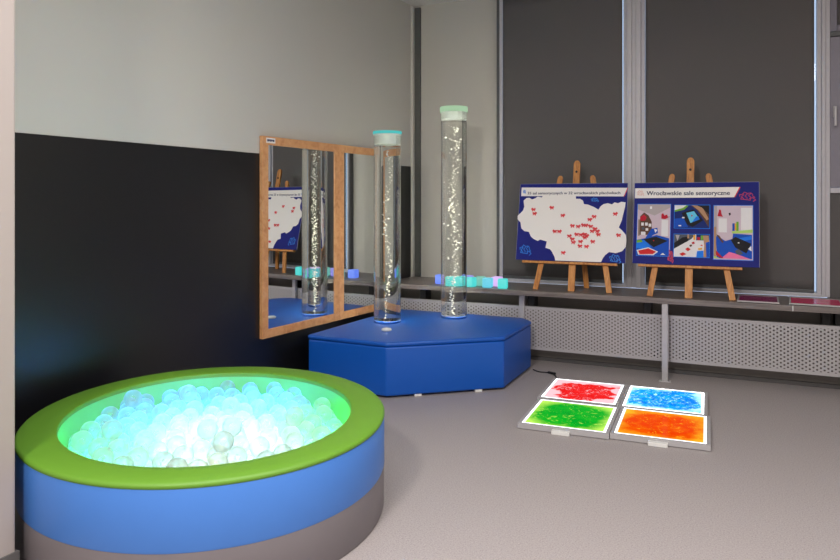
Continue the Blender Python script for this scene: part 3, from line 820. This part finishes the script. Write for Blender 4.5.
# poster 2: photographs
P2 = Poster(-0.318, 5.388, 0.838, 0.850, 0.612, 'poster headed Wrocławskie sale sensoryczne with four room photographs, on the right easel')
sx2, sy2 = 0.850/438, 0.612/286
def m2(x, y): return ((x-31)*sx2, (y-109)*sy2)
P2.shape('title_banner', [M['poster_white'], M['red_ink']], [([m2(*p) for p in ((33, 128), (404, 126), (386, 161), (33, 164))], 1, 0), ([m2(*p) for p in ((404, 126), (408, 126), (390, 161), (386, 161))], 1, 1)])
P2.text('Wrocławskie sale sensoryczne', *m2(76, 153), 0.045, 296*sx2, M['navy_ink'], 2)
P2.line('doodle', M['peach_ink'], doodle(*m2(52, 145), 0.050, 0.040, 4), 0.003, 3)
P2.line('doodle', M['pink_ink'], doodle(*m2(428, 158), 0.105, 0.062, 5), 0.004, 2)
P2.line('doodle', M['pink_ink'], doodle(*m2(167, 366), 0.040, 0.085, 6), 0.006, 8)

PCOL = dict(wall=(206, 198, 200), lite=(228, 226, 228), pale=(188, 178, 180), cy=(30, 130, 230), blue=(10, 86, 196), dblue=(12, 44, 120), black=(24, 24, 34), red=(206, 44, 48), crim=(196, 24, 56), white=(235, 235, 238), brown=(104, 74, 60), tan=(190, 150, 118), sky=(110, 200, 235), green=(120, 180, 60), lime=(190, 216, 120), pink=(238, 128, 176), yellow=(232, 180, 60), grey=(90, 96, 108), shelf=(150, 130, 118), navy=(24, 34, 140))
PK = list(PCOL); PM = [plain('print_'+k, srgb(*[max(0, c-10) if c < 200 else c for c in PCOL[k]]), 0.6, spec=0.25, var=0.03) for k in PK]
def photo(rect, polys):
    """rect in board reference pixels; polys in 0..100 photo units"""
    x0, y0, x1, y1 = rect
    def q(u, v): return m2(x0+(x1-x0)*u/100, y0+(y1-y0)*v/100)
    L = [([m2(x0-2, y0-2), m2(x1+2, y0-2), m2(x1+2, y1+2), m2(x0-2, y1+2)], 1, PK.index('cy'))]
    for i, (c, pts) in enumerate(polys): L.append(([q(*p) for p in pts], 2+i*0.45, PK.index(c)))
    P2.shape('photograph', PM, L)
def rc(a, b, c, d): return [(a, b), (c, b), (c, d), (a, d)]
photo((45, 186, 165, 367), [
    ('wall', rc(0, 0, 100, 100)), ('pale', [(0, 0), (100, 0), (100, 6), (52, 22), (0, 10)]), ('white', rc(38, 4, 44, 9)),
    ('brown', [(8, 24), (20, 16), (34, 22), (44, 34), (46, 60), (8, 60)]), ('crim', [(8, 26), (20, 20), (28, 26), (24, 32), (10, 33)]),
    ('shelf', rc(3, 30, 8, 62)), ('lite', rc(12, 36, 20, 42)), ('lite', rc(24, 36, 32, 42)), ('lite', rc(35, 38, 43, 44)), ('grey', rc(14, 45, 22, 50)), ('lite', rc(26, 47, 34, 52)), ('lite', rc(12, 54, 26, 60)),
    ('lite', rc(74, 30, 94, 62)), ('crim', [(73, 20), (78, 17), (82, 22), (90, 20), (94, 26), (84, 29), (73, 28)]), ('grey', rc(94, 24, 98, 25)),
    ('blue', [(26, 66), (44, 48), (62, 46), (64, 56), (50, 60), (36, 68)]), ('white', [(52, 48), (62, 50), (56, 56)]),
    ('blue', [(0, 70), (30, 66), (60, 60), (98, 66), (98, 100), (0, 100)]), ('black', [(20, 69), (58, 63), (94, 71), (52, 84)]),
    ('red', rc(50, 70, 53, 72)), ('cy', [(0, 74), (22, 70), (46, 84), (24, 88), (0, 86)]), ('green', [(0, 71), (14, 69), (18, 74), (0, 76)]),
    ('lite', [(0, 90), (36, 84), (66, 92), (52, 99), (6, 99)]), ('red', [(5, 91), (36, 86), (60, 92), (50, 97), (10, 98)]), ('lite', [(72, 98), (80, 94), (88, 98)])])
photo((180, 189, 303, 268), [
    ('dblue', rc(0, 0, 100, 100)), ('lite', [(0, 0), (34, 0), (24, 12), (0, 22)]), ('green', [(0, 22), (24, 12), (34, 0), (40, 2), (28, 20), (0, 30)]),
    ('brown', [(46, 0), (98, 0), (98, 96), (84, 64), (64, 20)]), ('tan', [(50, 0), (78, 4), (98, 60), (92, 66), (70, 24)]), ('black', [(62, 0), (98, 0), (98, 40), (78, 10)]),
    ('blue', [(0, 60), (26, 56), (40, 96), (0, 98)]), ('black', [(20, 34), (54, 18), (82, 66), (52, 96), (36, 84)]),
    ('sky', [(34, 34), (56, 26), (72, 62), (46, 78)]), ('cy', [(62, 50), (68, 48), (72, 62), (50, 76)]), ('crim', [(48, 42), (53, 44), (49, 52)]), ('white', rc(22, 52, 29, 58)), ('white', rc(12, 88, 20, 93))])
photo((180, 290, 303, 367), [
    ('lite', rc(0, 0, 100, 100)), ('grey', [(0, 0), (60, 0), (50, 20), (0, 66)]), ('black', [(0, 40), (24, 14), (44, 8), (40, 30), (0, 64)]), ('pale', [(4, 4), (16, 4), (10, 30)]),
    ('tan', rc(38, 0, 43, 18)), ('yellow', rc(55, 2, 61, 24)), ('dblue', rc(63, 0, 100, 26)), ('green', rc(76, 4, 83, 24)), ('crim', rc(66, 12, 74, 26)),
    ('tan', [(82, 4), (98, 4), (100, 36), (92, 100), (84, 100), (86, 50)]), ('blue', [(90, 36), (100, 30), (100, 100), (92, 100)]), ('cy', [(66, 74), (84, 70), (84, 100), (64, 100)]),
    ('red', [(32, 66), (40, 58), (48, 66), (40, 76)]), ('red', [(16, 88), (26, 80), (36, 88), (24, 97)]), ('brown', [(44, 48), (50, 44), (52, 52), (46, 56)]), ('crim', [(50, 36), (57, 32), (60, 40), (53, 44)]), ('yellow', [(68, 62), (80, 58), (80, 66), (70, 68)]), ('red', [(74, 48), (80, 44), (82, 52)])])
photo((318, 190, 448, 372), [
    ('wall', rc(0, 0, 100, 100)), ('pale', rc(0, 0, 8, 98)), ('lite', rc(70, 4, 98, 50)), ('lite', rc(12, 24, 34, 50)), ('crim', [(9, 20), (14, 7), (18, 8), (20, 16), (24, 21)]),
    ('black', [(38, 14), (43, 13), (44, 17), (40, 19)]), ('blue', rc(48, 33, 54, 47)), ('yellow', rc(54, 33, 58, 46)), ('green', rc(58, 30, 64, 47)), ('lime', [(46, 48), (100, 44), (100, 50), (48, 52)]),
    ('blue', [(8, 56), (30, 66), (48, 62), (50, 52), (98, 54), (98, 98), (8, 98)]), ('cy', [(54, 62), (96, 56), (98, 62), (60, 68)]),
    ('blue', [(4, 56), (24, 66), (46, 74), (34, 92), (8, 84)]), ('brown', [(6, 54), (14, 56), (26, 68), (22, 70)]), ('black', [(44, 64), (56, 58), (96, 70), (84, 88), (56, 78)]), ('white', rc(62, 68, 66, 70)), ('grey', [(54, 84), (64, 80), (76, 88), (62, 93)]),
    ('pink', [(20, 98), (40, 86), (52, 88), (94, 98)]), ('crim', [(6, 84), (26, 98), (20, 98), (4, 92)]), ('tan', [(0, 40), (6, 40), (6, 98), (0, 98)]), ('lime', [(0, 94), (16, 98), (0, 98)]), ('white', [(88, 80), (96, 74), (97, 84)])])
